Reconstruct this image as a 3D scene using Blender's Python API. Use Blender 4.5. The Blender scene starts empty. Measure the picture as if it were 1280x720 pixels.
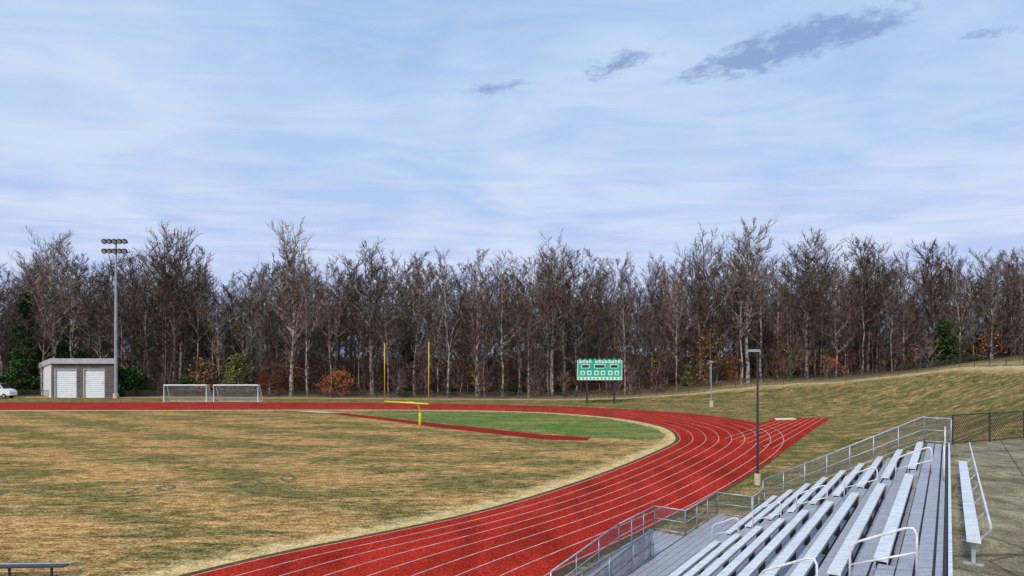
import bpy, bmesh, math, random
import numpy as np
from mathutils import Vector, Matrix
random.seed(11); np.random.seed(7)
F=760.0; HY=450.0; CH=8.0
def P(px,py,z=0.0):
    Z=F*(CH-z)/(py-HY)
    return Vector(((px-640)/F*Z,Z,z))
def QX(px,Z): return (px-640)/F*Z
U=Vector((0.583,0.8125,0)).normalized(); V=Vector((-U.y,U.x,0))
def W(t,v,z): return U*t+V*v+Vector((0,0,z))
scene=bpy.context.scene
COL=scene.collection
# ------------------------------------------------------------ materials
def newmat(name):
    m=bpy.data.materials.new(name); m.use_nodes=True
    nt=m.node_tree; b=nt.nodes['Principled BSDF']
    return m,nt,b
def N(nt,t,**k):
    n=nt.nodes.new(t)
    for a,v in k.items(): setattr(n,a,v)
    return n
def noise(nt,vec,scale,detail=4,rough=.6,dist=0):
    n=N(nt,'ShaderNodeTexNoise'); n.inputs['Scale'].default_value=scale
    n.inputs['Detail'].default_value=detail; n.inputs['Roughness'].default_value=rough
    n.inputs['Distortion'].default_value=dist
    if vec is not None: nt.links.new(vec,n.inputs['Vector'])
    return n.outputs['Fac']
def ramp(nt,fac,stops):
    r=N(nt,'ShaderNodeValToRGB'); e=r.color_ramp.elements
    while len(e)<len(stops): e.new(.5)
    for i,(p,c) in enumerate(stops):
        e[i].position=p; e[i].color=(c[0],c[1],c[2],1) if not isinstance(c,(int,float)) else (c,c,c,1)
    nt.links.new(fac,r.inputs['Fac']); return r.outputs['Color']
def mix(nt,fac,a,b,mode='MIX'):
    m=N(nt,'ShaderNodeMix',data_type='RGBA',blend_type=mode)
    for sock,val in ((0,fac),(6,a),(7,b)):
        if hasattr(val,'is_linked') or isinstance(val,bpy.types.NodeSocket): nt.links.new(val,m.inputs[sock])
        else:
            if sock==0: m.inputs[0].default_value=val
            else: m.inputs[sock].default_value=(val[0],val[1],val[2],1)
    return m.outputs[2]
def mth(nt,op,a,b=None,c=None,clamp=False):
    m=N(nt,'ShaderNodeMath',operation=op); m.use_clamp=clamp
    for i,v in enumerate((a,b,c)):
        if v is None: continue
        if isinstance(v,(int,float)): m.inputs[i].default_value=v
        else: nt.links.new(v,m.inputs[i])
    return m.outputs[0]
def pos(nt,scale=(1,1,1),rot=0):
    g=N(nt,'ShaderNodeNewGeometry'); mp=N(nt,'ShaderNodeMapping')
    mp.inputs['Scale'].default_value=scale; mp.inputs['Rotation'].default_value=(0,0,rot)
    nt.links.new(g.outputs['Position'],mp.inputs['Vector']); return mp.outputs['Vector']
def simple(name,c,rough=.6,metal=0,var=.25,scale=3.0,bump=0.0):
    m,nt,b=newmat(name)
    v=pos(nt)
    n=noise(nt,v,scale,3,.65)
    lo=[x*(1-var) for x in c]; hi=[min(1,x*(1+var)) for x in c]
    nt.links.new(ramp(nt,n,[(.3,lo),(.7,hi)]),b.inputs['Base Color'])
    b.inputs['Roughness'].default_value=rough; b.inputs['Metallic'].default_value=metal
    if rough>=.8: b.inputs['Specular IOR Level'].default_value=.05
    return m
ANG=-math.atan2(U.y,U.x)
def turf_nodes(nt,kind,shared={}):
    p=pos(nt)
    st=pos(nt,(1,1,1),ANG)
    fa=noise(nt,p,8.0,2,.8); fb=noise(nt,pos(nt,(.6,1.25,1),.1),1.7,4,.8)
    fine=mth(nt,'ADD',mth(nt,'MULTIPLY',fa,.5),mth(nt,'MULTIPLY',fb,.5))
    big=noise(nt,pos(nt,(.07,.20,1),0.10),1.6,7,.74,.7)
    if kind=='infield':
        tan=ramp(nt,fine,[(.39,(.11,.052,.017)),(.5,(.44,.245,.086)),(.61,(.86,.56,.26))])
        grn=ramp(nt,fine,[(.39,(.024,.026,.009)),(.5,(.15,.128,.040)),(.61,(.43,.35,.15))])
        wv=N(nt,'ShaderNodeTexWave',bands_direction='X'); wv.inputs['Scale'].default_value=.035
        wv.inputs['Distortion'].default_value=1.6; wv.inputs['Detail'].default_value=2
        nt.links.new(st,wv.inputs['Vector'])
        f1=mth(nt,'ADD',big,mth(nt,'MULTIPLY',wv.outputs['Fac'],.09))
        f=ramp(nt,f1,[(.468,0.0),(.60,.97)])
        return mix(nt,f,tan,grn)
    if kind=='green':
        g=ramp(nt,fine,[(.38,(.022,.055,.010)),(.5,(.105,.18,.042)),(.62,(.26,.33,.11))])
        t=ramp(nt,fine,[(.38,(.18,.11,.04)),(.62,(.58,.42,.19))])
        f=ramp(nt,big,[(.48,0.0),(.66,.75)])
        return mix(nt,f,g,t)
    if kind=='fringe':
        return ramp(nt,fine,[(.38,(.28,.17,.06)),(.5,(.64,.45,.19)),(.62,(.92,.74,.42))])
    if kind=='hill':
        tan=ramp(nt,fine,[(.38,(.075,.04,.016)),(.5,(.33,.205,.08)),(.62,(.70,.48,.24))])
        grn=ramp(nt,fine,[(.38,(.018,.021,.008)),(.5,(.125,.122,.038)),(.62,(.33,.29,.11))])
        md=noise(nt,pos(nt,(.25,.6,1),-.5),.9,6,.76,.5)
        f=ramp(nt,md,[(.40,0.0),(.54,1.0)])
        return mix(nt,f,tan,grn)
def turf_mat(name,kind):
    m,nt,b=newmat(name); c=turf_nodes(nt,kind)
    if kind=='hill':
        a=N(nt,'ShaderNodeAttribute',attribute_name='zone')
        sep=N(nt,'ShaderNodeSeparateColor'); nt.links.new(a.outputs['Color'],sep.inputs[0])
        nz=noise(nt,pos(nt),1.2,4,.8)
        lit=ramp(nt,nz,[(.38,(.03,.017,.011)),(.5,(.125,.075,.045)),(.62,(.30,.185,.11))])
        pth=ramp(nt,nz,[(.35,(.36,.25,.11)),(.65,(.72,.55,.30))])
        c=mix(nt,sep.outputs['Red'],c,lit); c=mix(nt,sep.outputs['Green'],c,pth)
    nt.links.new(c,b.inputs['Base Color']); b.inputs['Roughness'].default_value=.95
    b.inputs['Specular IOR Level'].default_value=.0
    return m
M_infield=turf_mat('dry_turf','infield'); M_green=turf_mat('green_turf','green'); M_hill=turf_mat('rough_grass','hill')
def fringe_mat():
    m,nt,b=newmat('worn_grass_edge')
    uv=N(nt,'ShaderNodeUVMap'); s=N(nt,'ShaderNodeSeparateXYZ'); nt.links.new(uv.outputs[0],s.inputs[0])
    n=noise(nt,pos(nt),.9,6,.75)
    f=mth(nt,'ADD',s.outputs['Y'],mth(nt,'MULTIPLY',mth(nt,'SUBTRACT',n,.5),1.6))
    f=ramp(nt,f,[(.35,1.0),(.8,0.0)])
    c=mix(nt,f,turf_nodes(nt,'infield'),turf_nodes(nt,'fringe'))
    nt.links.new(c,b.inputs['Base Color']); b.inputs['Roughness'].default_value=.95
    b.inputs['Specular IOR Level'].default_value=.0
    return m
M_fringe=fringe_mat()
def track_mat():
    m,nt,b=newmat('red_track_rubber')
    fine=noise(nt,pos(nt),9,4,.85); big=noise(nt,pos(nt,(1,.35,1),ANG),.35,5,.7,.5)
    c=ramp(nt,fine,[(.35,(.19,.010,.006)),(.5,(.41,.027,.015)),(.65,(.64,.066,.036))])
    d=ramp(nt,big,[(.35,.62),(.65,1.12)])
    c=mix(nt,1.0,c,d,'MULTIPLY')
    nt.links.new(c,b.inputs['Base Color']); b.inputs['Roughness'].default_value=.95
    b.inputs['Specular IOR Level'].default_value=.03
    return m
M_track=track_mat()
M_line=simple('lane_paint',(.66,.42,.38),.8,0,.35,2)
M_curb=simple('track_edge_soil',(.09,.08,.03),.9,0,.5,3)
M_runway=simple('runway_rubber',(.28,.02,.014),.9,0,.35,4)
M_conc=simple('pale_concrete',(.60,.50,.36),.9,0,.2,3)
M_sand=simple('sand',(.72,.60,.40),.95,0,.15,3)
M_numb=simple('faded_yard_paint',(.15,.15,.07),.95,0,.7,5)
def alum(name,c,met=.35,rough=.42):
    m,nt,b=newmat(name)
    n=noise(nt,pos(nt,(1,6,1),ANG),2.2,4,.7); g=noise(nt,pos(nt),25,2,.7)
    c1=ramp(nt,n,[(.3,[x*.66 for x in c]),(.7,[min(1,x*1.18) for x in c])])
    c2=ramp(nt,g,[(.3,.78),(.7,1.12)])
    nt.links.new(mix(nt,1.0,c1,c2,'MULTIPLY'),b.inputs['Base Color'])
    b.inputs['Metallic'].default_value=met; b.inputs['Roughness'].default_value=rough
    return m
M_seat=alum('seat_aluminium',(.86,.86,.88),.08,.4)
M_deck=alum('deck_aluminium',(.44,.44,.48),.12,.55)
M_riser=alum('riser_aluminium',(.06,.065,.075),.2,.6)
M_rail=alum('rail_galvanised',(.50,.53,.60),.3,.4)
M_white=simple('white_paint',(.82,.83,.84),.5,0,.06,2)
M_black=simple('black_metal',(.03,.033,.037),.5,0,.3,4)
M_yellow=simple('goalpost_yellow',(.80,.66,.03),.5,0,.1,3)
M_yellowd=simple('upright_yellow',(.58,.42,.04),.5,0,.15,3)
M_galv=simple('pole_steel',(.36,.39,.43),.45,.2,.12,1)
M_glass=simple('dark_glass',(.02,.025,.03),.1,0,.1,1)
M_tire=simple('tyre',(.02,.02,.02),.8,0,.2,4)
M_sbgreen=simple('scoreboard_green',(.015,.44,.27),.5,0,.12,2)
M_sbwhite=simple('scoreboard_white',(.72,.92,.84),.5,0,.08,2)
M_wallL=simple('shed_wall_light',(.66,.67,.68),.8,0,.15,1)
M_roof=simple('shed_roof',(.42,.42,.44),.8,0,.15,1)
M_door=simple('door_white',(.80,.82,.86),.5,0,.06,1)
def slab_mat():
    m,nt,b=newmat('concourse_concrete')
    st=pos(nt,(1,1,1),ANG)
    br=N(nt,'ShaderNodeTexBrick'); br.offset=0; br.inputs['Scale'].default_value=1
    br.inputs['Brick Width'].default_value=2.6; br.inputs['Row Height'].default_value=1.9
    br.inputs['Mortar Size'].default_value=.02; br.inputs['Mortar Smooth'].default_value=.3
    br.inputs['Color1'].default_value=(.92,.92,.92,1); br.inputs['Color2'].default_value=(1.05,1.04,1.0,1); br.inputs['Mortar'].default_value=(.35,.33,.28,1)
    nt.links.new(st,br.inputs['Vector'])
    a=ramp(nt,noise(nt,pos(nt),.9,8,.74,.6),[(.33,(.115,.092,.055)),(.5,(.24,.20,.128)),(.67,(.38,.33,.22))])
    f=ramp(nt,noise(nt,pos(nt),22,4,.85),[(.35,.35),(.65,1.65)])
    c=mix(nt,1.0,a,f,'MULTIPLY'); c=mix(nt,1.0,c,br.outputs['Color'],'MULTIPLY')
    vo=N(nt,'ShaderNodeTexVoronoi',feature='DISTANCE_TO_EDGE'); vo.inputs['Scale'].default_value=.35
    wn=N(nt,'ShaderNodeTexNoise'); wn.inputs['Scale'].default_value=1.5
    add=N(nt,'ShaderNodeVectorMath',operation='ADD'); nt.links.new(st,add.inputs[0]); nt.links.new(wn.outputs['Color'],add.inputs[1]); nt.links.new(add.outputs[0],vo.inputs['Vector'])
    cr=ramp(nt,vo.outputs['Distance'],[(.004,.3),(.014,1.0)])
    c=mix(nt,.7,c,mix(nt,1.0,c,cr,'MULTIPLY'))
    nt.links.new(c,b.inputs['Base Color']); b.inputs['Roughness'].default_value=.9; b.inputs['Specular IOR Level'].default_value=.1
    return m
M_slab=slab_mat()
def brick_mat():
    m,nt,b=newmat('shed_block_wall')
    tc=N(nt,'ShaderNodeTexCoord'); mp=N(nt,'ShaderNodeMapping'); mp.inputs['Rotation'].default_value=(math.pi/2,0,0)
    nt.links.new(tc.outputs['Object'],mp.inputs['Vector'])
    br=N(nt,'ShaderNodeTexBrick'); br.inputs['Scale'].default_value=1
    br.inputs['Brick Width'].default_value=.9; br.inputs['Row Height'].default_value=.45; br.inputs['Mortar Size'].default_value=.05
    br.inputs['Color1'].default_value=(.05,.045,.045,1); br.inputs['Color2'].default_value=(.12,.10,.10,1); br.inputs['Mortar'].default_value=(.19,.18,.17,1)
    nt.links.new(mp.outputs[0],br.inputs['Vector']); nt.links.new(br.outputs['Color'],b.inputs['Base Color'])
    b.inputs['Roughness'].default_value=.9; return m
M_brick=brick_mat()
def chain_mat(name,col,cell,th,base=0.0):
    m,nt,b=newmat(name)
    uv=N(nt,'ShaderNodeUVMap'); s=N(nt,'ShaderNodeSeparateXYZ'); nt.links.new(uv.outputs[0],s.inputs[0])
    a=mth(nt,'FRACT',mth(nt,'DIVIDE',mth(nt,'ADD',s.outputs[0],s.outputs[1]),cell))
    c=mth(nt,'FRACT',mth(nt,'DIVIDE',mth(nt,'SUBTRACT',s.outputs[0],s.outputs[1]),cell))
    w=mth(nt,'MAXIMUM',mth(nt,'LESS_THAN',a,th),mth(nt,'LESS_THAN',c,th))
    b.inputs['Base Color'].default_value=(*col,1); b.inputs['Roughness'].default_value=.5
    nt.links.new(w,b.inputs['Alpha']); return m
M_chain=chain_mat('chain_link',(.11,.12,.14),.10,.19)
M_chainb=chain_mat('chain_link_black',(.03,.03,.03),.16,.20)
M_netm=chain_mat('goal_net',(.6,.6,.62),.30,.12)
# ------------------------------------------------------------ mesh builder
class MB:
    def __init__(s): s.v=[]; s.f=[]; s.m=[]; s.uv=[]
    def face(s,pts,mi=0,uv=None):
        b=len(s.v); s.v+= [tuple(p) for p in pts]; s.f.append(tuple(range(b,b+len(pts)))); s.m.append(mi); s.uv.append(uv)
    def box(s,c,ax,ay,az,mi=0):
        c=Vector(c);ax=Vector(ax)/2;ay=Vector(ay)/2;az=Vector(az)/2
        b=len(s.v)
        for i in(-1,1):
            for j in(-1,1):
                for k in(-1,1): s.v.append(tuple(c+ax*i+ay*j+az*k))
        for q in((0,1,3,2),(4,6,7,5),(0,4,5,1),(2,3,7,6),(0,2,6,4),(1,5,7,3)):
            s.f.append(tuple(b+x for x in q)); s.m.append(mi); s.uv.append(None)
    def beam(s,a,b_,w,h,mi=0):
        a=Vector(a);b_=Vector(b_);d=b_-a; side=d.cross(Vector((0,0,1))).normalized()
        up=side.cross(d).normalized()
        s.box((a+b_)/2,d,side*w,up*h,mi)
    def tube(s,pts,r,n=6,mi=0,cap=True):
        pts=[Vector(p) for p in pts]
        if isinstance(r,(int,float)): r=[r]*len(pts)
        base=len(s.v); prev=None
        for i,p in enumerate(pts):
            d=(pts[min(i+1,len(pts)-1)]-pts[max(i-1,0)]).normalized()
            ref=Vector((1,0,0)) if abs(d.x)<.9 else Vector((0,1,0))
            if prev is not None: ref=prev
            a=(ref-d*ref.dot(d)).normalized(); prev=a; b=d.cross(a)
            for k in range(n):
                t=2*math.pi*k/n; s.v.append(tuple(p+(a*math.cos(t)+b*math.sin(t))*r[i]))
        for i in range(len(pts)-1):
            for k in range(n):
                k2=(k+1)%n
                s.f.append((base+i*n+k,base+i*n+k2,base+(i+1)*n+k2,base+(i+1)*n+k)); s.m.append(mi); s.uv.append(None)
        if cap and n>3:
            s.f.append(tuple(base+k for k in reversed(range(n)))); s.m.append(mi); s.uv.append(None)
            e=base+(len(pts)-1)*n
            s.f.append(tuple(e+k for k in range(n))); s.m.append(mi); s.uv.append(None)
    def mesh(s,name,mats,org=Vector((0,0,0)),smooth=False):
        me=bpy.data.meshes.new(name)
        vs=[(x-org[0],y-org[1],z-org[2]) for x,y,z in s.v]
        me.from_pydata(vs,[],s.f)
        for m in mats: me.materials.append(m)
        me.polygons.foreach_set('material_index',s.m)
        if smooth: me.polygons.foreach_set('use_smooth',[True]*len(s.f))
        if any(u is not None for u in s.uv):
            l=me.uv_layers.new(name='UVMap'); k=0
            for f,u in zip(s.f,s.uv):
                for j in range(len(f)):
                    if u is not None: l.data[k].uv=u[j]
                    k+=1
        me.update(); return me
    def build(s,name,mats,org=Vector((0,0,0)),parent=None,smooth=False):
        me=s.mesh(name,mats,org,smooth); o=bpy.data.objects.new(name,me); COL.objects.link(o)
        if parent is not None: o.parent=parent; o.location=Vector(org)-parent.location
        else: o.location=org
        return o
def empty(name,loc=(0,0,0)):
    e=bpy.data.objects.new(name,None); e.empty_display_size=.5; e.location=loc; COL.objects.link(e); return e
# ------------------------------------------------------------ curves
def catmull(pts,n=10):
    out=[]; pts=[Vector((p[0],p[1])) for p in pts]
    for i in range(len(pts)-1):
        p0=pts[max(i-1,0)];p1=pts[i];p2=pts[i+1];p3=pts[min(i+2,len(pts)-1)]
        for k in range(n):
            t=k/n
            out.append(.5*((2*p1)+(p2-p0)*t+(2*p0-5*p1+4*p2-p3)*t*t+(3*p1-p0-3*p2+p3)*t**3))
    out.append(pts[-1]); return out
inner_px=[(-306,875),(-120,821),(50,772),(180,735),(260,714),(345,694),(450,673),(560,650),(650,627),(720,605),(775,585),(818,567),(843,555),(848,547),(838,537),(808,528.5),(765,522),(700,516.5),(620,513.5),(520,512.2),(400,512),(200,512.5),(0,512.5),(-300,512),(-700,511)]
outer_px=[(417,875),(512,821),(598,772),(663,735),(700,714),(750,690),(800,666),(845,643),(885,622),(918,603),(946,585),(968,569),(980,556),(981,547),(974,538.5),(952,530),(915,523.5),(870,518),(805,513),(720,509),(620,506),(500,504.3),(330,503.2),(-200,503),(-600,502.5)]
assert len(inner_px)==len(outer_px)
ic=[P(p.x,p.y) for p in catmull(inner_px,10)]
oc=[P(p.x,p.y) for p in catmull(outer_px,10)]
ic=[ic[0]-U*40]+ic; oc=[oc[0]-U*40]+oc
chute_px=[(905,612),(945,588),(985,560),(1012,540.5),(1038,522.5)]
chute=[P(p.x,p.y) for p in catmull(chute_px,6)]
# ------------------------------------------------------------ terrain
fence_px=[(-260,131),(-100,131),(150,131),(400,128),(600,124),(780,120),(900,121),(1000,116),(1100,106),(1200,94),(1280,82),(1380,70),(1500,58)]
fence_w=[(QX(a,b),b) for a,b in fence_px]
bnd=[];hp=[];wd=[]
def addb(p,h,w): bnd.append((p.x,p.y)); hp.append(h); wd.append(w)
for i,p in enumerate(oc):
    if p.y<60: addb(p,14.2,28)
    else:
        px=640+F*p.x/p.y
        h=np.interp(px,[600,780,860,930,975],[0.0,.4,2.0,3.6,5.0])
        addb(p,h,44)
for p in chute: addb(p,14.2 if p.y<66 else 9.3,28 if p.y<66 else 33)
bnd=np.array(bnd);hp=np.array(hp);wd=np.array(wd)
poly=[(p.x,p.y) for p in oc]+[(-400,oc[-1].y),(-400,-60),(oc[0].x,-60)]
slab_pts=[W(31.9,0,0),Vector((40,34.6,0)),Vector((46,-24,0)),W(-24,0,0)]
def inpoly(x,y,pl):
    x=np.asarray(x,float); y=np.asarray(y,float); r=np.zeros(x.shape,bool)
    n=len(pl);j=n-1
    for i in range(n):
        xi,yi=pl[i][0],pl[i][1];xj,yj=pl[j][0],pl[j][1]
        if yi!=yj:
            c=((yi>y)!=(yj>y))&(x<(xj-xi)*(y-yi)/(yj-yi)+xi); r^=c
        j=i
    return r
def segdist(x,y,pl,closed=True):
    d=np.full(x.shape,1e9); n=len(pl)
    for i in range(n if closed else n-1):
        a=pl[i];b=pl[(i+1)%n]; dx=b[0]-a[0];dy=b[1]-a[1];L=dx*dx+dy*dy+1e-9
        t=np.clip(((x-a[0])*dx+(y-a[1])*dy)/L,0,1)
        d=np.minimum(d,np.hypot(x-a[0]-t*dx,y-a[1]-t*dy))
    return d
chpoly=[(p.x,p.y) for p in chute]+[tuple(P(972,522.5)[:2]),tuple(P(950,529)[:2])]
def fencey(x,y):
    return np.interp(np.arctan2(x,np.maximum(y,1)),[math.atan2(a,b) for a,b in fence_w],[b for a,b in fence_w])
def terrain(x,y):
    x=np.atleast_1d(np.asarray(x,float)); y=np.atleast_1d(np.asarray(y,float))
    sh=x.shape; x=x.ravel(); y=y.ravel()
    hs=np.zeros_like(x); ws=np.zeros_like(x); wt=np.zeros_like(x)
    for (bx,by),h,w in zip(bnd,hp,wd):
        dd=np.hypot(x-bx,y-by); k=1/(dd**4+1.0)
        hs+=k*h; ws+=k*w; wt+=k
    H=hs/wt; Wd=ws/wt
    ds=np.minimum(segdist(x,y,poly),segdist(x,y,chpoly))
    ins=inpoly(x,y,poly)|inpoly(x,y,chpoly)
    ds=np.where(ins,0,ds)
    q=np.clip((ds-3.0)/Wd,0,1.0)
    s=q**1.15*(1-q)+ (3*q*q-2*q**3)*q
    z=H*s
    und=(np.sin(x*.21+y*.13)*.22+np.sin(x*.07-y*.11+1)*.3+np.sin(x*.5+1.3*y)*.04)
    z+=und*np.clip((ds-8)/15,0,1)*np.clip(H/4,.1,1)
    mx=np.minimum(x-74,0); my=np.maximum(y-78,0)
    z+=3.4*np.exp(-(mx*mx/(2*13**2)+my*my/(2*20**2)))*np.clip((ds-4)/12,0,1)
    r=np.clip((y-np.maximum(fencey(x,y),112)-26)/60,0,1)*(y>60)
    z+=np.maximum(0,8+2.5*np.sin(x*.031+1)+1.8*np.sin(x*.083)-z*.9)*(3*r*r-2*r**3)
    t=x*U.x+y*U.y; v=x*V.x+y*V.y
    cap=.0+np.maximum(0,(7.2-v))*.5
    f=np.clip((t-32.5)/3,0,1)
    z=np.where((v<12)&(v>-1),np.minimum(z,cap+f*50),z)
    sp=[(p.x,p.y) for p in slab_pts]
    dsl=np.where(inpoly(x,y,sp),0,segdist(x,y,sp))
    z=np.minimum(z,4.1+np.maximum(0,dsl-1.0)*.42)
    return z.reshape(sh)
def TZ(x,y): return float(terrain([x],[y])[0])
def axis(segs):
    out=[]
    for a,b,st in segs: out+=list(np.arange(a,b,st))
    out.append(segs[-1][1]); return np.array(out)
gx=axis([(-1500,-300,100),(-300,-40,8),(-40,-6,3),(-6,70,1.0),(70,150,2.5),(150,300,10),(300,1500,100)])
gy=axis([(-400,-40,40),(-40,0,4),(0,100,1.0),(100,150,2.0),(150,300,8),(300,2400,150)])
GX,GY=np.meshgrid(gx,gy)
GZ=terrain(GX,GY)
nx,ny=len(gx),len(gy)
me=bpy.data.meshes.new('ground')
me.from_pydata([tuple(r) for r in np.stack([GX.ravel(),GY.ravel(),GZ.ravel()],1)],[],
   [(j*nx+i,j*nx+i+1,(j+1)*nx+i+1,(j+1)*nx+i) for j in range(ny-1) for i in range(nx-1)])
fd=segdist(GX.ravel(),GY.ravel(),fence_w,False)
fy=fencey(GX.ravel(),GY.ravel())
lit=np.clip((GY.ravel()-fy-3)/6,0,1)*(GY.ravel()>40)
pth=np.clip(1.6-fd/1.6,0,1)*.9
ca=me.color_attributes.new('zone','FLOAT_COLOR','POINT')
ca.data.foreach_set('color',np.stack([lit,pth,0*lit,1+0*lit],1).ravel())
me.polygons.foreach_set('use_smooth',[True]*len(me.polygons))
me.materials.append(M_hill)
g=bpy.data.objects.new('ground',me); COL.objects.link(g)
# ------------------------------------------------------------ flat sheets
def up(p,z): return Vector((p.x,p.y,z))
def sheet(name,pts,z,mat):
    b=MB(); b.face([up(p,z) for p in pts]); me=b.mesh(name,[mat])
    bm=bmesh.new(); bm.from_mesh(me); bmesh.ops.triangulate(bm,faces=bm.faces[:])
    for f in bm.faces:
        if f.normal.z<0: f.normal_flip()
    bm.to_mesh(me); bm.free()
    o=bpy.data.objects.new(name,me); COL.objects.link(o); return o
sheet('football_field',ic+[Vector((-400,ic[-1].y,0)),Vector((-400,-60,0)),Vector((ic[0].x,-60,0))],.006,M_infield)
def strip(name,A,B,z,mat,uv=False):
    b=MB()
    for i in range(len(A)-1):
        b.face([up(A[i],z),up(A[i+1],z),up(B[i+1],z),up(B[i],z)],0,[(i,0),(i+1,0),(i+1,1),(i,1)] if uv else None)
    me=b.mesh(name,[mat]); bm=bmesh.new(); bm.from_mesh(me)
    for f in bm.faces:
        if f.normal.z<0: f.normal_flip()
    bm.to_mesh(me); bm.free()
    o=bpy.data.objects.new(name,me); COL.objects.link(o); return o
def offset(A,d):
    out=[]
    for i,p in enumerate(A):
        t=(A[min(i+1,len(A)-1)]-A[max(i-1,0)]).normalized(); n=Vector((-t.y,t.x,0))
        out.append(p+n*d)
    return out
strip('grass_verge',ic,offset(ic,2.6),.012,M_fringe,True)
strip('track_edge',offset(ic,-.02),offset(ic,.30),.018,M_curb)
strip('track_outer_edge',offset(oc,-.35),offset(oc,.02),.014,M_curb)
tr=strip('running_track',ic,oc,.024,M_track)
chs=sheet('sprint_chute',[P(860,640)]+chute+[P(972,522.5),P(950,529.5),P(900,545),P(880,590)],.019,M_track)
b=MB()
def lane(A,w,z):
    L=offset(A,-w/2);R=offset(A,w/2)
    for i in range(len(A)-1): b.face([up(L[i],z),up(R[i],z),up(R[i+1],z),up(L[i+1],z)])
for k in range(0,9):
    f=(k+.12)/8.25
    lane([a.lerp(c,f) for a,c in zip(ic,oc)],.055 ,.029)
for k in range(1,8):
    f=k/8
    a=P(905,612).lerp(P(835,566),1-f)
    e=P(972,523.2).lerp(P(1037,523.2),f)
    lane([a.lerp(e,q) for q in np.linspace(.35,1,8)],.06,.033)
b.build('lane_markings',[M_line])
sheet('green_turf_area',[P(*q) for q in [(440,514.5),(520,514.2),(610,515.5),(690,518.5),(745,523),(790,529),(820,536),(832,543),(828,549),(800,550),(735,546),(640,538),(560,530),(490,521)]],.016,M_green)
sheet('jump_runway',[P(*q) for q in [(404,516.3),(432,517),(560,531),(680,543.5),(738,547),(734,551),(680,549.5),(560,536),(470,524)]],.022,M_runway)
sheet('runway_concrete',[P(*q) for q in [(366,513.6),(392,513.6),(432,516.4),(404,516.2)]],.020,M_conc)
sheet('sand_pit',[P(*q) for q in [(968,523.0),(992,522.6),(996,525),(970,525.6)]],.05,M_sand)
def yardnum(txt,px,py,size):
    c=bpy.data.curves.new('yard_number','FONT'); c.body=txt; c.size=size; c.align_x='CENTER'; c.align_y='CENTER'; c.offset=.03
    o=bpy.data.objects.new('yard_number',c); COL.objects.link(o); p=P(px,py); o.location=(p.x,p.y,.012)
    o.rotation_euler=(0,0,math.atan2(V.y,V.x)-math.pi/2-.45); c.materials.append(M_numb)
yardnum('3 0',20,616,2.4); yardnum('2 0',186,612,2.4); yardnum('1 0',342,600,2.4); yardnum('G',475,583,2.4)
# ------------------------------------------------------------ bleacher
BL=empty('bleacher',W(16,4,0)); BO=BL.location
T0,T1=-6.0,31.9; NR=10; DV=.74; DZ=.39; Z0=.5
aisles=[(11.3,12.6),(22.6,23.9)]
segs=[(T0,11.3),(12.6,22.6),(23.9,T1-.15)]
bd=MB(); bs=MB(); br_=MB()
for i in range(NR):
    vf=7.4-DV*i; zd=Z0+DZ*(i+1)
    for va in (.13,.40,.61):
        w=.23 if va<.5 else .10
        bd.beam(W(T0,vf-va,zd-.025),W(T1,vf-va,zd-.025),w,.05,0)
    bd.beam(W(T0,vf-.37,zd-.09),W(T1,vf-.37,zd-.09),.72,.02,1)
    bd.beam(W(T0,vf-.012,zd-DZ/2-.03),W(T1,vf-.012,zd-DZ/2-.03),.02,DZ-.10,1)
    for (a,c) in segs:
        if i==NR-1: continue
        j=random.uniform(-.05,.05)
        vs=vf-.50; zs=zd+.43
        t=a
        while t<c-.1:
            t2=min(c+j,t+4.8)
            bs.beam(W(t+.004,vs,zs),W(t2-.004,vs,zs),.225,.045,0); t+=4.8
        bs.beam(W(a,vs-.108,zs-.037),W(c+j,vs-.108,zs-.037),.012,.04,0)
        n=max(2,int((c-a)/1.8)+1)
        for k in range(n):
            t=a+.15+(c-a-.3)*k/(n-1)
            bs.box(W(t,vs,zd+.19),U*.05,V*.16,(0,0,.40),1)
    for (a,c) in aisles:
        bd.box(W((a+c)/2,vf+.14,zd-DZ/2),U*(c-a-.1),V*.26,(0,0,DZ-.02),0)
for a in range(6):
    w=1.7/6; va=7.4+w*(a+.5)
    bd.beam(W(T0,va,Z0-.025),W(29.8,va,Z0-.025),w-.02,.05,0)
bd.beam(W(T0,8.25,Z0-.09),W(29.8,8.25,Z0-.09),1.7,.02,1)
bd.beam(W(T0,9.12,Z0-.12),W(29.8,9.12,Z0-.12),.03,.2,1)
for a in range(5):
    w=1.4/5; va=9.14+w*(a+.5)
    bd.beam(W(21.8,va,Z0-.025),W(25.3,va,Z0-.025),w-.02,.05,0)
    bd.beam(W(21.8,va,Z0-.025),W(16.8,va,.05),w-.02,.05,0)
bd.beam(W(21.8,10.56,Z0-.12),W(25.3,10.56,Z0-.12),.03,.2,1)
for i in range(0,NR,2):
    vf=7.4-DV*i-.3; zt=Z0+DZ*(i+1)-.11
    p=W(T1-.05,vf,0); zb=TZ(p.x,p.y)-.2
    bd.tube([(p.x,p.y,zb),(p.x,p.y,zt)],.04,6,1)
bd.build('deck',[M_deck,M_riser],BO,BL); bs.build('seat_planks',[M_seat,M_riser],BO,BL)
ch=MB()
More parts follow.
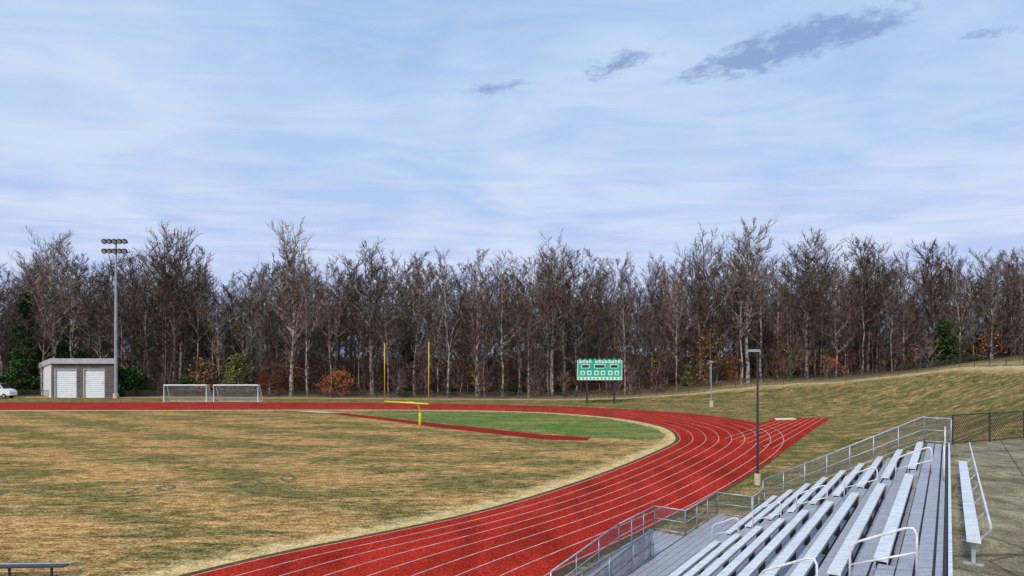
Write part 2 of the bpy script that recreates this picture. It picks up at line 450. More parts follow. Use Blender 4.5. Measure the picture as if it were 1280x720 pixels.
def railrun(pts,h=1.07,spacing=1.8,mid=True,mesh=True,r=.028):
    for a,c in zip(pts[:-1],pts[1:]):
        a=Vector(a);c=Vector(c);hz=Vector((0,0,h))
        br_.tube([a+hz,c+hz],r,8)
        if mid: br_.tube([a+hz*.52,c+hz*.52],r*.7,6)
        br_.tube([a+hz*.08,c+hz*.08],r*.7,6)
        L=(c-a).length; n=max(1,round(L/spacing))
        for k in range(n+1):
            p=a.lerp(c,k/n); br_.tube([p-Vector((0,0,.05)),p+hz],r*.95,8)
        if mesh: ch.face([a+hz*.08,c+hz*.08,c+hz,a+hz],0,[(0,0),(L,0),(L,h),(0,h)])
zt=Z0+DZ*NR
railrun([W(T1,-.1,zt),W(T1,.85,zt)],1.1)
railrun([W(T1,.85,zt),W(T1,7.5,Z0+.35)],1.15,1.1)
railrun([W(29.8,7.5,Z0),W(29.8,9.12,Z0)])
railrun([W(29.8,9.12,Z0),W(25.4,9.12,Z0)],spacing=1.5)
railrun([W(25.4,9.12,Z0),W(25.4,10.5,Z0)])
railrun([W(25.4,10.5,Z0),W(21.8,10.5,Z0)],spacing=1.2)
railrun([W(21.8,10.5,Z0),W(16.8,10.5,.05)],spacing=1.6)
railrun([W(21.8,9.16,Z0),W(16.8,9.16,.05)],spacing=1.6)
railrun([W(21.8,9.05,Z0),W(T0,9.05,Z0)],spacing=1.8)
railrun([W(T1+.02,7.45,Z0),W(29.8,7.45,Z0)],spacing=1.0)
def loop(tc,i,rows=1.3):
    v1=7.4-DV*i-.1; z1=Z0+DZ*(i+1); v2=v1-DV*rows; z2=z1+DZ
    h=.86
    p=[W(tc,v1,z1),W(tc,v1,z1+h-.12),W(tc,v1-.06,z1+h-.03),W(tc,v1-.16,z1+h+.03),W(tc,v2+.16,z2+h-.04),W(tc,v2+.05,z2+h-.02),W(tc,v2,z2+h-.12),W(tc,v2,z2)]
    br_.tube(p,.022,8,1)
    br_.tube([W(tc,v1,z1+.45),W(tc,v2,z2+.45)],.018,8,1)
for a,c in aisles:
    for i in (0,2,4,6,8): loop((a+c)/2,i)
for t in (23.0,29.0):
    z=zt
    br_.tube([W(t-.9,.1,z),W(t-.9,.1,z+.85),W(t-.8,.1,z+.94),W(t+.8,.1,z+.94),W(t+.9,.1,z+.85),W(t+.9,.1,z)],.024,8,1)
    br_.tube([W(t-.9,.1,z+.5),W(t+.9,.1,z+.5)],.02,8,1)
br_.build('railings',[M_rail,M_seat],BO,BL,True); ch.build('chain_link_infill',[M_chain],BO,BL)
b=MB(); top=[up(p,4.4) for p in slab_pts]; bot=[up(p,2.6) for p in slab_pts]
b.face(top); b.face(bot[::-1])
for i in range(4): b.face([bot[i],bot[(i+1)%4],top[(i+1)%4],top[i]])
o=b.build('concrete_concourse',[M_slab])
bm=bmesh.new(); bm.from_mesh(o.data); bmesh.ops.recalc_face_normals(bm,faces=bm.faces[:]); bm.to_mesh(o.data); bm.free()
b=MB(); b.box(W(6,-.03,4.44),U*(51.6),V*.06,(0,0,.06))
b.build('concourse_kerb',[M_seat])
BE=empty('bench',W(18,-.33,4.4)); b=MB()
b.beam(W(13.2,-.36,4.86),W(23.4,-.36,4.86),.20,.045)
b.beam(W(13.4,-.60,5.10),W(26.5,-.60,5.10),.03,.07)
for k in range(7):
    t=13.4+k*1.62
    b.box(W(t,-.36,4.62),U*.06,V*.06,(0,0,.42),1); b.box(W(t,-.36,4.42),U*.06,V*.3,(0,0,.035),1)
    b.beam(W(t,-.40,4.80),W(t,-.60,5.06),.03,.03,1)
b.build('seat_and_back',[M_seat,M_rail],BE.location,BE)
FE=empty('chain_link_fence',W(32,-.3,4.4)); b=MB(); c_=MB()
e0=W(32.0,-.15,4.4); e1=Vector((40,34.8,4.4))
n=9
for k in range(n+1):
    p=e0.lerp(e1,k/n); b.tube([p-Vector((0,0,.4)),p+Vector((0,0,1.28))],.035,8)
for h in (1.25,.06): b.tube([e0+Vector((0,0,h)),e1+Vector((0,0,h))],.024,8)
L=(e1-e0).length
c_.face([e0+Vector((0,0,.05)),e1+Vector((0,0,.05)),e1+Vector((0,0,1.25)),e0+Vector((0,0,1.25))],0,[(0,0),(L,0),(L,1.2),(0,1.2)])
b.build('posts_and_rails',[M_black],FE.location,FE); c_.build('wire_mesh',[M_chainb],FE.location,FE)
FE=empty('perimeter_fence',(0,125,0)); b=MB(); c_=MB(); prev=None
acc=0
for i in range(len(fence_w)-1):
    A=Vector((*fence_w[i],0));B=Vector((*fence_w[i+1],0)); n=max(1,round((B-A).length/3.0))
    for k in range(n):
        p=A.lerp(B,k/n); p.z=TZ(p.x,p.y)
        b.tube([p,p+Vector((0,0,1.45))],.045,5)
        if prev is not None:
            b.tube([prev+Vector((0,0,1.4)),p+Vector((0,0,1.4))],.035,4)
            L=(p-prev).length; c_.face([prev,p,p+Vector((0,0,1.4)),prev+Vector((0,0,1.4))],0,[(acc,0),(acc+L,0),(acc+L,1.4),(acc,1.4)]); acc+=L
        prev=p
b.build('posts_and_rails',[M_black],FE.location,FE); c_.build('wire_mesh',[M_chainb],FE.location,FE)
# ------------------------------------------------------------ goalpost
base=P(525,534); c0=base-U*2.3; GP=empty('football_goalpost',base); b=MB()
neck=[base,base+Vector((0,0,1.7)),base+Vector((0,0,2.35))-U*.12,base+Vector((0,0,2.8))-U*.55,base+Vector((0,0,3.0))-U*1.2,c0+Vector((0,0,3.05))]
b.tube(neck,.11,10)
a1=c0+V*3.6;a2=c0-V*3.6
b.tube([a1+Vector((0,0,3.05)),a2+Vector((0,0,3.05))],.09,8)
for a in(a1,a2): b.tube([a+Vector((0,0,3.0)),a+Vector((0,0,10.0))],.06,8,1)
b.tube([base,base+Vector((0,0,1.6))],.17,10)
b.build('post_and_uprights',[M_yellow,M_yellowd],base,GP,True)
# ------------------------------------------------------------ stadium light
Z=127.; x=QX(145,Z); L0=Vector((x,Z,0)); SL=empty('stadium_light_pole',L0); b=MB()
H=32.6
b.tube([L0,L0+Vector((0,0,H*.5)),L0+Vector((0,0,H+.3))],[.38,.30,.18],10)
b.tube([L0,L0+Vector((0,0,1.0))],.55,10,3)
for zz,n in((H,5),(H-2.0,5)):
    b.box(L0+Vector((0,0,zz-.1)),(5.0,0,0),(0,.2,0),(0,0,.22),2)
    for k in range(n):
        xx=-2.1+4.2*k/(n-1)
        c=L0+Vector((xx,-.3,zz+.15))
        b.tube([c+Vector((0,.45,.2)),c+Vector((0,0,.02)),c+Vector((0,-.35,-.16))],[.22,.50,.56],10,2)
        b.tube([c+Vector((0,-.36,-.17)),c+Vector((0,-.38,-.18))],[.40,.40],8,1)
b.build('mast_and_lamps',[M_galv,M_galv,M_black,M_conc],L0,SL)
p=P(947,603,.15); LP=empty('lamp_post',p); b=MB()
top=Vector((p.x,p.y,8.6))
b.tube([p-Vector((0,0,.3)),top],[.085,.06],8)
b.tube([p-Vector((0,0,.4)),p+Vector((0,0,.55))],.2,10,1)
b.box(top+Vector((-.28,0,0)),(.75,0,0),(0,.34,0),(0,0,.16),2)
b.box(top+Vector((.2,0,-.35)),(.35,0,0),(0,.2,0),(0,0,.25),0)
b.build('pole_and_head',[M_black,M_conc,M_galv],p,LP)
Z=100.; x=QX(889,Z); z=TZ(x,Z); p=Vector((x,Z,z)); UP=empty('utility_post',p); b=MB()
b.tube([p,p+Vector((0,0,7.6))],.08,6); b.box(p+Vector((0,0,.5)),(.5,0,0),(0,.5,0),(0,0,1.0),1); b.box(p+Vector((0,0,7.4)),(.8,0,0),(0,.3,0),(0,0,.15))
b.build('post',[M_galv,M_conc],p,UP)
# ------------------------------------------------------------ scoreboard
Z=110.5; x0=QX(721.5,Z);x1=QX(777.5,Z); zt_=CH; zb=CH-(475-450)*Z/F
cx=(x0+x1)/2; w=x1-x0; SB=empty('scoreboard',(cx,Z,0)); b=MB()
def bx(x,y,z,sx,sy,sz,m): b.box((x,y,z),(sx,0,0),(0,sy,0),(0,0,sz),m)
hgt=zt_-zb
for px in (734,768): bx(QX(px,Z),Z+.3,zb/2-.2,.32,.32,zb+.4,2)
bx(cx,Z,(zt_+zb)/2,w,.4,hgt,0)
bx(cx,Z-.22,zb+.27,w,.05,.55,1)
for k in range(12): bx(x0+.35+k*(w-.7)/11,Z-.25,zb+.27,.34,.03,.3,0)
for s in(-1,1): bx(cx+s*(w/2-.06),Z-.22,(zt_+zb)/2+.27,.12,.05,hgt-.6,1)
for cxx,ww in((-2.6,1.5),(0,2.0),(2.6,1.5)):
    bx(cx+cxx,Z-.22,zt_-1.15,ww,.04,.75,1); bx(cx+cxx,Z-.25,zt_-1.15,ww-.25,.03,.5,2)
for cxx in(-3.1,-1.9,-.6,.6,1.9,3.1):
    bx(cx+cxx,Z-.22,zt_-2.35,.8,.04,.8,1); bx(cx+cxx,Z-.25,zt_-2.35,.42,.03,.45,0)
for k in range(13):
    xx=x0+.55+k*(w-1.1)/12
    if k in (4,): continue
    bx(xx,Z-.24,zt_-.32,.42,.05,.52,1)
    bx(xx+random.uniform(-.05,.05),Z-.275,zt_-.28+random.choice((-.1,.1)),.16,.02,.2,0)
b.build('cabinet_and_posts',[M_sbgreen,M_sbwhite,M_black],SB.location,SB)
b=MB()
for k in range(9): b.box((cx-w/2+.5+k*(w-1)/8,Z-.1,zt_+.12),(.5,0,0),(0,.12,0),(0,0,.24),0)
b.build('top_lettering',[M_sbgreen],SB.location,SB)
# ------------------------------------------------------------ shed
Zs=129.; sc=Zs/F; xl=QX(64,Zs); xr=QX(142,Zs); y0=Zs
fl=Vector((xl,y0,0)); fr=Vector((xr,y0,0)); bl=P(46.5,493.2); brr=bl+(fr-fl)
SH=empty('storage_shed',((xl+xr)/2,y0,0)); zh=CH-(454.5-450)*sc; rt=1.1
zbk=CH-(462-450)*bl.y/F
b=MB()
def wall(a,c,h1,h2,m): b.face([a,c,c+Vector((0,0,h2)),a+Vector((0,0,h1))],m)
wall(bl,fl,zbk,zh,1); wall(fr,brr,zh,zbk,1); wall(brr,bl,zbk,zbk,1)
doors=[(QX(69,Zs),QX(96,Zs)),(QX(105,Zs),QX(131,Zs))]; dh=CH-(462-450)*sc
xs=[xl]+[q for d in doors for q in d]+[xr]
for i in range(0,6,2): wall(Vector((xs[i],y0,0)),Vector((xs[i+1],y0,0)),dh,dh,0)
b.face([Vector((xl,y0,dh)),Vector((xr,y0,dh)),Vector((xr,y0,zh)),Vector((xl,y0,zh))],0)
for a,c in doors:
    n=14
    for k in range(n):
        z=dh*(k+.5)/n; b.box(((a+c)/2,y0+.22,z),(c-a,0,0),(0,.06,0),(0,0,dh/n-.05),2)
    b.box(((a+c)/2,y0+.28,dh/2),(c-a,0,0),(0,.04,0),(0,0,dh),3)
    for q in(a,c): b.box((q,y0+.06,dh/2),(.22,0,0),(0,.30,0),(0,0,dh),3)
    b.box(((a+c)/2,y0+.0,dh+.08),(c-a+.2,0,0),(0,.2,0),(0,0,.2),3)
dn_=(bl-fl).normalized(); xx_=Vector((1,0,0))
rp=[fl-dn_*.8-xx_*.4,fr-dn_*.8+xx_*.4,brr+dn_*.5+xx_*.4,bl+dn_*.5-xx_*.4]
hz=[zh,zh,zbk,zbk]
t1=[p+Vector((0,0,h+rt)) for p,h in zip(rp,hz)]; t0=[p+Vector((0,0,h)) for p,h in zip(rp,hz)]
b.face(t1,3); b.face(t0[::-1],1)
for i in range(4): b.face([t0[i],t0[(i+1)%4],t1[(i+1)%4],t1[i]],3)
b.build('walls_doors_roof',[M_brick,M_wallL,M_door,M_roof],SH.location,SH)
def house(px,Z,w,d,h,ang,wm,rm):
    x=QX(px,Z); z=TZ(x,Z)-.3; HO=empty('house',(x,Z,z)); b=MB()
    c=Vector((x,Z,z)); a=Vector((math.cos(ang),math.sin(ang),0))*w/2; e=Vector((-math.sin(ang),math.cos(ang),0))*d/2; hz=Vector((0,0,h)); rz=Vector((0,0,h+d*.33))
    q=[c-a-e,c+a-e,c+a+e,c-a+e]
    for i in range(4): b.face([q[i],q[(i+1)%4],q[(i+1)%4]+hz,q[i]+hz],0)
    r0_=c-a+rz;r1_=c+a+rz
    b.face([q[1]+hz,q[2]+hz,r1_],0); b.face([q[3]+hz,q[0]+hz,r0_],0)
    o=a.normalized()*.4; dz=Vector((0,0,-.15))
    b.face([q[0]+hz-o-e*.1+dz,q[1]+hz+o-e*.1+dz,r1_+o+Vector((0,0,.05)),r0_-o+Vector((0,0,.05))],1)
    b.face([q[2]+hz+o+e*.1+dz,q[3]+hz-o+e*.1+dz,r0_-o+Vector((0,0,.05)),r1_+o+Vector((0,0,.05))],1)
    for k in range(4):
        for zz in (1.6,4.4):
            if zz+1>h: continue
            wc=c-e*1.004-a+a*2*(k+.5)/4+Vector((0,0,zz)); b.box(wc,a.normalized()*1.1,e.normalized()*.06,(0,0,1.4),2)
            b.box(wc-e.normalized()*.01,a.normalized()*1.3,e.normalized()*.03,(0,0,1.6),3)
    b.build('walls_roof_windows',[wm,rm,M_glass,M_white],HO.location,HO)
M_siding=simple('house_siding',(.50,.44,.36),.8,0,.1,1); M_sh2=simple('house_siding_grey',(.42,.44,.47),.8,0,.1,1); M_shing=simple('roof_shingle',(.09,.085,.085),.9,0,.3,3)
house(990,176,15,9,6.2,.25,M_siding,M_shing); house(1150,182,14,9,6,-.2,M_sh2,M_shing)
# ------------------------------------------------------------ soccer goals
def soccer(pxl,pxr,py):
    Z=F*CH/(py-HY); xa=QX(pxl,Z);xb=QX(pxr,Z); h=(py-481.5)*Z/F; c=Vector(((xa+xb)/2,Z,0))
    E=empty('soccer_goal',c); b=MB(); nb=MB()
    A=Vector((xa,Z,0));B=Vector((xb,Z,0)); hz=Vector((0,0,h)); dp=Vector((0,2.2,0)); tp=Vector((0,.9,0))
    b.tube([A,A+hz,B+hz,B],.13,8)
    for q in(A,B): b.tube([q+hz,q+hz+tp,q+dp,q],.05,6)
    b.tube([A+hz+tp,B+hz+tp],.05,6); b.tube([A+dp,B+dp],.05,6)
    w=(B-A).length
    nb.face([A+dp,B+dp,B+hz+tp,A+hz+tp],0,[(0,0),(w,0),(w,h),(0,h)])
    nb.face([A+hz,B+hz,B+hz+tp,A+hz+tp],0,[(0,0),(w,0),(w,.9),(0,.9)])
    for q in(A,B): nb.face([q,q+dp,q+hz+tp,q+hz],0,[(0,0),(2.2,0),(.9,h),(0,h)])
    b.build('frame',[M_white],c,E); nb.build('net',[M_netm],c,E)
soccer(205,258,502.5); soccer(267,322.5,502.5)
# ------------------------------------------------------------ car
Zc=127.; cx=QX(-2,Zc); CA=empty('parked_car',(cx,Zc,0)); b=MB()
prof=[(-2.7,.45),(-2.75,1.0),(-2.6,1.25),(-1.9,1.35),(-1.2,2.15),(.9,2.2),(1.6,1.45),(2.5,1.25),(2.75,1.0),(2.75,.45)]
kx,kz=1.15,1.4
for s in(-1,1):
    b.face([(cx+x*kx,Zc+s*.95,z*kz) for x,z in (prof if s<0 else prof[::-1])],0)
for i in range(len(prof)):
    a=prof[i];c=prof[(i+1)%len(prof)]
    mi=1 if i in(3,5) else 0
    b.face([(cx+a[0]*kx,Zc-.95,a[1]*kz),(cx+a[0]*kx,Zc+.95,a[1]*kz),(cx+c[0]*kx,Zc+.95,c[1]*kz),(cx+c[0]*kx,Zc-.95,c[1]*kz)],mi)
for q in([(-1.55,1.5),(-1.1,2.02),(-.25,2.05),(-.25,1.5)],[(-.12,1.5),(-.12,2.05),(.8,2.05),(1.3,1.5)]):
    b.face([(cx+x*kx,Zc-.965,z*kz) for x,z in q],1)
for x in(-1.9,1.95):
    for s in(-1,1): b.tube([(cx+x,Zc+s*.8,.5),(cx+x,Zc+s*1.02,.5)],.5,14,2); b.tube([(cx+x,Zc+s*1.0,.5),(cx+x,Zc+s*1.04,.5)],.26,10,3)
b.build('body_and_wheels',[M_white,M_glass,M_tire,M_galv],CA.location,CA)
# ------------------------------------------------------------ sideline bench
a=P(-60,709,.46);c=P(83,707,.46); TB=empty('team_bench',(a+c)/2-Vector((0,0,.46))); b=MB()
bd_=(c-a).normalized(); sd=Vector((-bd_.y,bd_.x,0))
b.beam(a,c,.30,.05,0); b.beam(a+sd*.25,c+sd*.25,.12,.04,1)
n=3
for k in range(n):
    q=a.lerp(c,(k+.35)/(n-.3)); b.box(q-Vector((0,0,.25)),bd_*.06,sd*.06,(0,0,.44),0); b.box(q-Vector((0,0,.44)),bd_*.06,sd*.55,(0,0,.04),0)
b.build('seat_and_legs',[M_black,M_rail],TB.location,TB)
# ------------------------------------------------------------ trees
def bark(name,c0_,c1_):
    m,nt,b=newmat(name); oi=N(nt,'ShaderNodeObjectInfo')
    c=ramp(nt,oi.outputs['Random'],[(0,c0_),(1,c1_)])
    n=ramp(nt,noise(nt,pos(nt),1.3,1,.75),[(.35,.30),(.65,1.7)])
    nt.links.new(mix(nt,1.0,c,n,'MULTIPLY'),b.inputs['Base Color']); b.inputs['Roughness'].default_value=1
    b.inputs['Specular IOR Level'].default_value=0
    return m
M_bark=bark('bark',(.29,.245,.21),(.10,.078,.062)); M_twig=bark('twigs',(.19,.142,.118),(.085,.055,.045))
def leafm(name,a,c):
    m,nt,b=newmat(name); n=noise(nt,pos(nt),.9,2,.8)
    nt.links.new(ramp(nt,n,[(.35,a),(.65,c)]),b.inputs['Base Color']); b.inputs['Roughness'].default_value=.9
    b.inputs['Specular IOR Level'].default_value=.05; return m
M_lg=leafm('evergreen_leaf',(.012,.032,.010),(.08,.15,.04)); M_lr=leafm('rust_leaf',(.11,.035,.018),(.42,.15,.07))
M_lo=leafm('olive_leaf',(.06,.07,.02),(.24,.24,.09)); M_lb=leafm('brown_leaf',(.11,.06,.03),(.38,.22,.12))
def bare(seed,H=30,spread=4.5,lo=.38,nb=22,n2=6,n3=5,up_=(45,72),r0=.27,thick=1.0,forks=0):
    rnd=random.Random(seed); b=MB()
    n=9; x=y=0; tr=[]
    lx=rnd.uniform(-1.4,1.4);ly=rnd.uniform(-1.2,1.2)
    for i in range(n+1):
        f=i/n; tr.append(Vector((x+lx*f*f,y+ly*f*f,H*f))); x+=rnd.uniform(-.32,.32);y+=rnd.uniform(-.3,.3)
    rad=[r0*(1-.9*(i/n)**1.1) for i in range(n+1)]; rad[0]*=1.35
    b.tube(tr,rad,5,0,False)
    def at(f):
        k=min(n-1,int(f*n)); return tr[k].lerp(tr[k+1],f*n-k), rad[k]*(1-(f*n-k))+rad[k+1]*(f*n-k)
    def branch(o,az,el,L,r,ns,curv,sides,mi):
        p=Vector(o);pts=[p.copy()]; a=az
        for i in range(ns):
            el2=el+curv*(i/ns)+rnd.uniform(-11,11); a+=rnd.uniform(-.28,.28)
            e=math.radians(el2); p=p+Vector((math.cos(a)*math.cos(e),math.sin(a)*math.cos(e),math.sin(e)))*L/ns
            pts.append(p.copy())
        b.tube(pts,[r*(1-.8*i/ns) for i in range(ns+1)],sides,mi,False); return pts
    def dress(pts,L,az,n2,n3):
        ns=len(pts)-1
        for j in range(n2):
            q=.2+.79*(j+rnd.random())/n2; k=min(ns-1,int(q*ns)); o2=pts[k].lerp(pts[k+1],q*ns-k)
            L2=L*rnd.uniform(.28,.55)*(1.1-.4*q); az2=az+rnd.choice((-1,1))*rnd.uniform(.3,1.5)
            p2=branch(o2,az2,rnd.uniform(15,75),L2,.05*thick,2,14,3,1)
            for m in range(n3):
                q3=.15+.83*(m+rnd.random())/n3; k=min(1,int(q3*2)); o3=p2[k].lerp(p2[k+1],q3*2-k)
                branch(o3,az2+rnd.uniform(-1.6,1.6),rnd.uniform(5,85),L2*rnd.uniform(.3,.7),.028*thick,1,10,3,1)
    for fk in range(forks):
        o,rt=at(rnd.uniform(.28,.55)); az=rnd.uniform(0,6.28)
        L=H*rnd.uniform(.38,.5)
        p=branch(o,az,rnd.uniform(62,74),L,rt*.7,5,12,4,0)
        for j in range(9):
            q=.3+.68*(j+rnd.random())/9; k=min(4,int(q*5)); o2=p[k].lerp(p[k+1],q*5-k)
            LL=spread*rnd.uniform(.4,.8)*(1.1-.5*q); a2=rnd.uniform(0,6.28)
            pp=branch(o2,a2,rnd.uniform(*up_),LL,.08*thick,4,14,3,0); dress(pp,LL,a2,5,5)
    for i in range(nb):
        f=lo+(.97-lo)*((i+rnd.random())/nb); o,rt=at(f)
        g=(f-lo)/(1-lo)
        L=spread*(1.0-.62*g**1.5)*rnd.uniform(.65,1.4)*(1 if g>.12 else rnd.uniform(.3,.8)); az=rnd.uniform(0,6.283)
        pts=branch(o,az,rnd.uniform(*up_)+g*8,L,min(rt*.62,.15)*thick,4,16,3,0)
        dress(pts,L,az,n2,n3)
    return b.mesh('bare_tree_mesh',[M_bark,M_twig])
TALL=[bare(100+i,30,random.uniform(5.0,7.6),random.choice((.16,.24,.34)),21,7,6,(28,68),r0=random.uniform(.15,.26),thick=1.1,forks=random.choice((0,1,2))) for i in range(14)]
BIG=[bare(300+i,31,9.5,.26,24,8,6,(24,64),.40,1.25,forks=2) for i in range(3)]
THIN=[bare(400+i,15,3.8,.08,24,6,5,(25,70),.075,1.1) for i in range(6)]
BUSH=[bare(500+i,5,2.9,.02,20,5,5,(20,70),.04,1.0) for i in range(4)]
def leafy(seed,H,R,n,kind,mat,size=.35):
    rnd=random.Random(seed); b=MB(); b.tube([(0,0,0),(0,0,H*.9)],[R*.07+.05,.03],5,0,False)
    cl=[]
    for i in range(max(12,int(n/60))):
        if kind=='cone':
            f=rnd.random()**.8; rr=R*(1-f)*rnd.uniform(.3,1.08)+.15; z=H*(.08+.92*f)
        elif kind=='pine':
            f=rnd.random(); rr=R*math.sin(math.pi*min(1,f*.85+.12))*rnd.uniform(.2,1.05); z=H*(.42+.58*f)
        else:
            f=rnd.random(); rr=R*math.sqrt(max(0,1-(f*1.7-.7)**2))*rnd.uniform(.3,1.0); z=H*(.05+.93*f)
        a=rnd.uniform(0,6.28); c=Vector((math.cos(a)*rr,math.sin(a)*rr,z)); cl.append(c)
        b.tube([(0,0,max(.1,z-rr*.4)),c],[.05,.015],3,0,False)
    for i in range(n):
        c=rnd.choice(cl); s=R*.20
        p=c+Vector((rnd.gauss(0,s),rnd.gauss(0,s),rnd.gauss(0,s*.6)))
        a=Vector((rnd.gauss(0,1),rnd.gauss(0,1),rnd.gauss(0,.6))).normalized(); e=a.orthogonal().normalized()
        q=size*rnd.uniform(.5,1.2); e=e*q*.5;a=a*q
        b.face([p-a*.5,p+e,p+a*.5,p-e],1)
    return b.mesh('leafy_mesh',[M_bark,mat])
def TZc(x,y):
    i=int(np.clip(np.searchsorted(gx,x)-1,0,nx-2)); j=int(np.clip(np.searchsorted(gy,y)-1,0,ny-2))
    fx=(x-gx[i])/(gx[i+1]-gx[i]);fy_=(y-gy[j])/(gy[j+1]-gy[j])
    return float(GZ[j,i]*(1-fx)*(1-fy_)+GZ[j,i+1]*fx*(1-fy_)+GZ[j+1,i]*(1-fx)*fy_+GZ[j+1,i+1]*fx*fy_)
def place(me,name,x,y,s,parent=None,rz=None,sz=None):
    o=bpy.data.objects.new(name,me); COL.objects.link(o); o.location=(x,y,TZc(x,y)-.1)
    o.rotation_euler=(0,0,random.uniform(0,6.28) if rz is None else rz); o.scale=(s,s,s if sz is None else sz)
    if parent: o.parent=parent
    return o
TL=empty('distant_trees')
fpx=[a for a,b_ in fence_px]; fpz=[b_ for a,b_ in fence_px]
def frontZ(px): return max(float(np.interp(px,fpx,fpz))+6,121)
tp_x=[-260,0,30,60,90,120,160,200,240,275,300,325,365,400,430,450,480,520,560,600,650,700,740,780,830,850,880,905,935,965,985,1010,1050,1075,1110,1135,1160,1195,1220,1245,1280,1500]
tp_y=[320,330,324,308,308,322,312,304,304,336,338,330,298,324,326,314,320,314,322,316,318,312,314,322,322,314,312,310,290,314,310,300,314,306,306,314,310,314,320,312,308,315]
def wantH(px,Z,z0,jit):
    y=np.interp(px,tp_x,tp_y)+jit
    return CH+(HY-y)*Z/F-z0
for r_ in range(7):
    px=-260.
    while px<1540:
        Z=frontZ(px)+r_*8.5+random.uniform(-3.5,3.5)
        x=QX(px,Z); z0=TZc(x,Z)
        h=wantH(px,Z,z0,abs(random.gauss(0,13))+r_*3-2 if random.random()<.80 else random.uniform(30,75))
        s=h/30.
        place(random.choice(TALL),'bare_tree',x,Z,s*random.uniform(.9,1.25),TL,sz=s)
        px+=random.uniform(7,38)
for i in range(800):
    px=random.uniform(-250,1520); Z=frontZ(px)+random.uniform(0,64)
    s=random.uniform(.5,1.35)
    place(random.choice(THIN),'bare_sapling',QX(px,Z),Z,s,TL)
for i in range(330):
    px=-260+1790*(i+random.random())/330; Z=frontZ(px)+random.uniform(56,88)
    s=random.uniform(.75,1.25)
    place(random.choice(THIN),'bare_sapling',QX(px,Z),Z,s*1.25,TL,sz=s)
for i in range(340):
    px=random.uniform(-250,1520); Z=frontZ(px)+random.uniform(-3,30)
    place(random.choice(BUSH),'underbrush',QX(px,Z),Z,random.uniform(.5,1.2),TL)
for px,dz in((365,-1),(70,1),(228,2),(935,-2),(878,2),(1008,1),(1085,2),(205,4),(1165,4),(690,3),(465,2)):
    Z=frontZ(px)+dz; x=QX(px,Z); s=wantH(px,Z,TZc(x,Z),-3)/31; place(random.choice(BIG),'bare_tree',x,Z,s,TL)
PINE=leafy(1,24,3.0,4200,'cone',M_lg,.55); CED=leafy(2,9,2.4,3500,'cone',M_lg,.45)
RB=leafy(3,5,3.0,1500,'ball',M_lr,.32); RB2=leafy(33,5,3.0,900,'ball',M_lb,.32); GB=leafy(4,4,2.6,2600,'ball',M_lg,.4); OT=leafy(5,9,3.2,2200,'ball',M_lo,.4)
RS=leafy(35,5,3.2,520,'ball',M_lr,.30)
BT=leafy(6,11,4.2,1700,'ball',M_lb,.35); PI2=leafy(7,26,4,2800,'pine',M_lg,.6)
def pl(me,name,px,Z,s,**k): return place(me,name,QX(px,Z),Z,s,**k)
pl(PINE,'pine_tree',30,137,.95); pl(PI2,'pine_tree',1272,142,.85); pl(PI2,'pine_tree',1330,150,.95)
for px,Z,s in((1183,122,1.0),(1172,126,.75),(100,138,1.1),(75,140,1.3),(55,141,1.2),(118,139,.9),(510,150,1.2),(960,140,.8),(1225,128,.8),(820,142,.7),(1250,128,.9),(1118,132,.7)): pl(CED,'cedar_tree',px,Z,s)
for px,Z,s in((155,134,1.5),(165,135,1.2),(180,133,.8),(232,134,1.0),(245,135,.8),(222,134,.7),(20,136,1.2),(560,135,.6),(640,134,.6),(-30,136,1.4),(505,130,.5),(8,134,1.1),(700,131,.5),(1250,126,.7),(1215,124,.6)): pl(GB,'evergreen_shrub',px,Z,s)
for px,Z,s in((298,133,1.0),(860,130,.5),(1208,128,.6),(290,136,.8)): pl(OT,'young_tree',px,Z,s)
for px,Z,s in((337,133,1.0),(424,132,1.15),(412,134,.9),(75,146,2.0),(510,136,.6),(1120,126,.5)): pl(RB,'rust_leaved_shrub',px,Z,s)
for i in range(48):
    px=random.uniform(-100,1260); Z=frontZ(px)+random.uniform(0,18); pl(RS,'rust_leaved_shrub',px,Z,random.uniform(.5,1.5))
for px,Z,s in((262,136,1.6),(600,136,1.0),(705,135,1.0),(650,140,1.6),(1030,128,1.0),(990,132,1.4),(830,138,1.4),(540,140,1.5),(385,140,1.7),(745,142,1.6),(1150,130,1.3)): pl(RB2,'brown_leaved_shrub',px,Z,s)
for px,Z,s in((888,127,1.1),(958,129,1.05),(1075,128,.7)): pl(BT,'beech_tree',px,Z,s)
# ------------------------------------------------------------ world
w=bpy.data.worlds.new('World'); scene.world=w; w.use_nodes=True; nt=w.node_tree
for n in list(nt.nodes): nt.nodes.remove(n)
out=N(nt,'ShaderNodeOutputWorld'); bg=N(nt,'ShaderNodeBackground'); nt.links.new(bg.outputs[0],out.inputs[0])
SE=math.radians(42); SR=math.radians(-150)
sky=N(nt,'ShaderNodeTexSky',sky_type='NISHITA'); sky.sun_disc=False; sky.sun_elevation=SE; sky.sun_rotation=SR
tc=N(nt,'ShaderNodeTexCoord'); sp=N(nt,'ShaderNodeSeparateXYZ'); nt.links.new(tc.outputs['Generated'],sp.inputs[0])
zc=mth(nt,'MAXIMUM',sp.outputs[2],.06)
cxn=mth(nt,'DIVIDE',sp.outputs[0],zc); cyn=mth(nt,'DIVIDE',sp.outputs[1],zc)
cv=N(nt,'ShaderNodeCombineXYZ'); nt.links.new(cxn,cv.inputs[0]); nt.links.new(cyn,cv.inputs[1])
def wn(scale,stretch,det=6,r=.6,d=.5):
    mp=N(nt,'ShaderNodeMapping'); mp.inputs['Scale'].default_value=stretch; mp.inputs['Rotation'].default_value=(0,0,.25); nt.links.new(cv.outputs[0],mp.inputs[0]); return noise(nt,mp.outputs[0],scale,det,r,d)
el=sp.outputs[2]
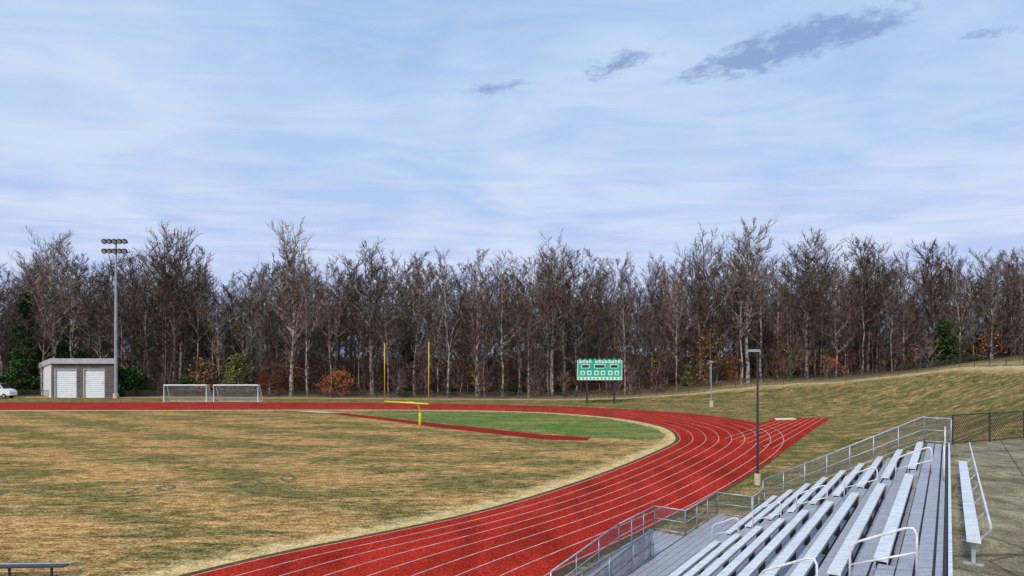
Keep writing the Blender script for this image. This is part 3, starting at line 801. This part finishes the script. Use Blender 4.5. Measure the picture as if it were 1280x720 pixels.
blue=ramp(nt,el,[(.0,(.36,.52,.92)),(.14,(.51,.62,.93)),(.3,(.46,.63,.92)),(.6,(.34,.52,.87))])
white=ramp(nt,el,[(.0,(.54,.67,.97)),(.14,(.70,.76,.97)),(.3,(.63,.76,.97)),(.6,(.54,.72,.95))])
big=wn(.7,(1,.8,1),3,.6,.8); st=wn(2.2,(.55,1.2,1),6,.66,.6)
f=mth(nt,'ADD',mth(nt,'MULTIPLY',big,.64),mth(nt,'MULTIPLY',st,.46))
f=ramp(nt,f,[(.44,0.0),(.66,1.0)])
col=mix(nt,f,blue,white)
def gaus(ax,ay,bx_,by_,wd_):
    mx,my=(ax+bx_)/2,(ay+by_)/2; L=math.hypot(bx_-ax,by_-ay)/2+wd_; ux,uy=(bx_-ax),(by_-ay); l=math.hypot(ux,uy); ux/=l;uy/=l
    dx=mth(nt,'SUBTRACT',cxn,mx);dy=mth(nt,'SUBTRACT',cyn,my)
    a=mth(nt,'DIVIDE',mth(nt,'ADD',mth(nt,'MULTIPLY',dx,ux),mth(nt,'MULTIPLY',dy,uy)),L)
    c=mth(nt,'DIVIDE',mth(nt,'SUBTRACT',mth(nt,'MULTIPLY',dy,ux),mth(nt,'MULTIPLY',dx,uy)),wd_)
    d=mth(nt,'ADD',mth(nt,'MULTIPLY',a,a),mth(nt,'MULTIPLY',c,c))
    return mth(nt,'SUBTRACT',1.0,d,clamp=True)
m1=gaus(.66,2.12,1.10,1.76,.18); m2=mth(nt,'MULTIPLY',gaus(-.16,2.26,.05,2.2,.09),.54); m3=mth(nt,'MULTIPLY',gaus(.25,2.15,.45,1.95,.12),.58); m4=mth(nt,'MULTIPLY',gaus(1.38,1.88,1.55,1.84,.05),.7)
mm=mth(nt,'MAXIMUM',mth(nt,'MAXIMUM',m1,m2),mth(nt,'MAXIMUM',m3,m4))
dn=wn(9,(1,1,1),6,.76,.3)
ff=mth(nt,'MULTIPLY',mth(nt,'SUBTRACT',mth(nt,'ADD',dn,mth(nt,'MULTIPLY',mm,.36)),.61),5.0,clamp=True)
ff=mth(nt,'MULTIPLY',ff,mth(nt,'MULTIPLY',mm,2.0,clamp=True))
ff=mth(nt,'MULTIPLY',ff,.85)
col=mix(nt,ff,col,(.25,.36,.64))
sk=mix(nt,1.0,sky.outputs[0],(.1,.1,.1),'MULTIPLY')
col=mix(nt,.07,col,sk)
nt.links.new(col,bg.inputs['Color']); bg.inputs['Strength'].default_value=1.0
ld=bpy.data.lights.new('sun','SUN'); ld.energy=2.6; ld.angle=math.radians(8); ld.color=(1,.92,.79)
so=bpy.data.objects.new('sun',ld); COL.objects.link(so)
sd=Vector((math.sin(SR)*math.cos(SE),math.cos(SR)*math.cos(SE),math.sin(SE)))
so.rotation_euler=sd.to_track_quat('Z','Y').to_euler()
cam=bpy.data.cameras.new('camera'); co=bpy.data.objects.new('camera',cam); COL.objects.link(co)
co.location=(0,0,CH); co.rotation_euler=(math.pi/2,0,0); cam.lens=36*F/1280; cam.shift_y=90/1280; cam.clip_end=5000; cam.clip_start=.1
scene.camera=co
scene.view_settings.view_transform='Standard'; scene.view_settings.look='None'; scene.view_settings.exposure=0
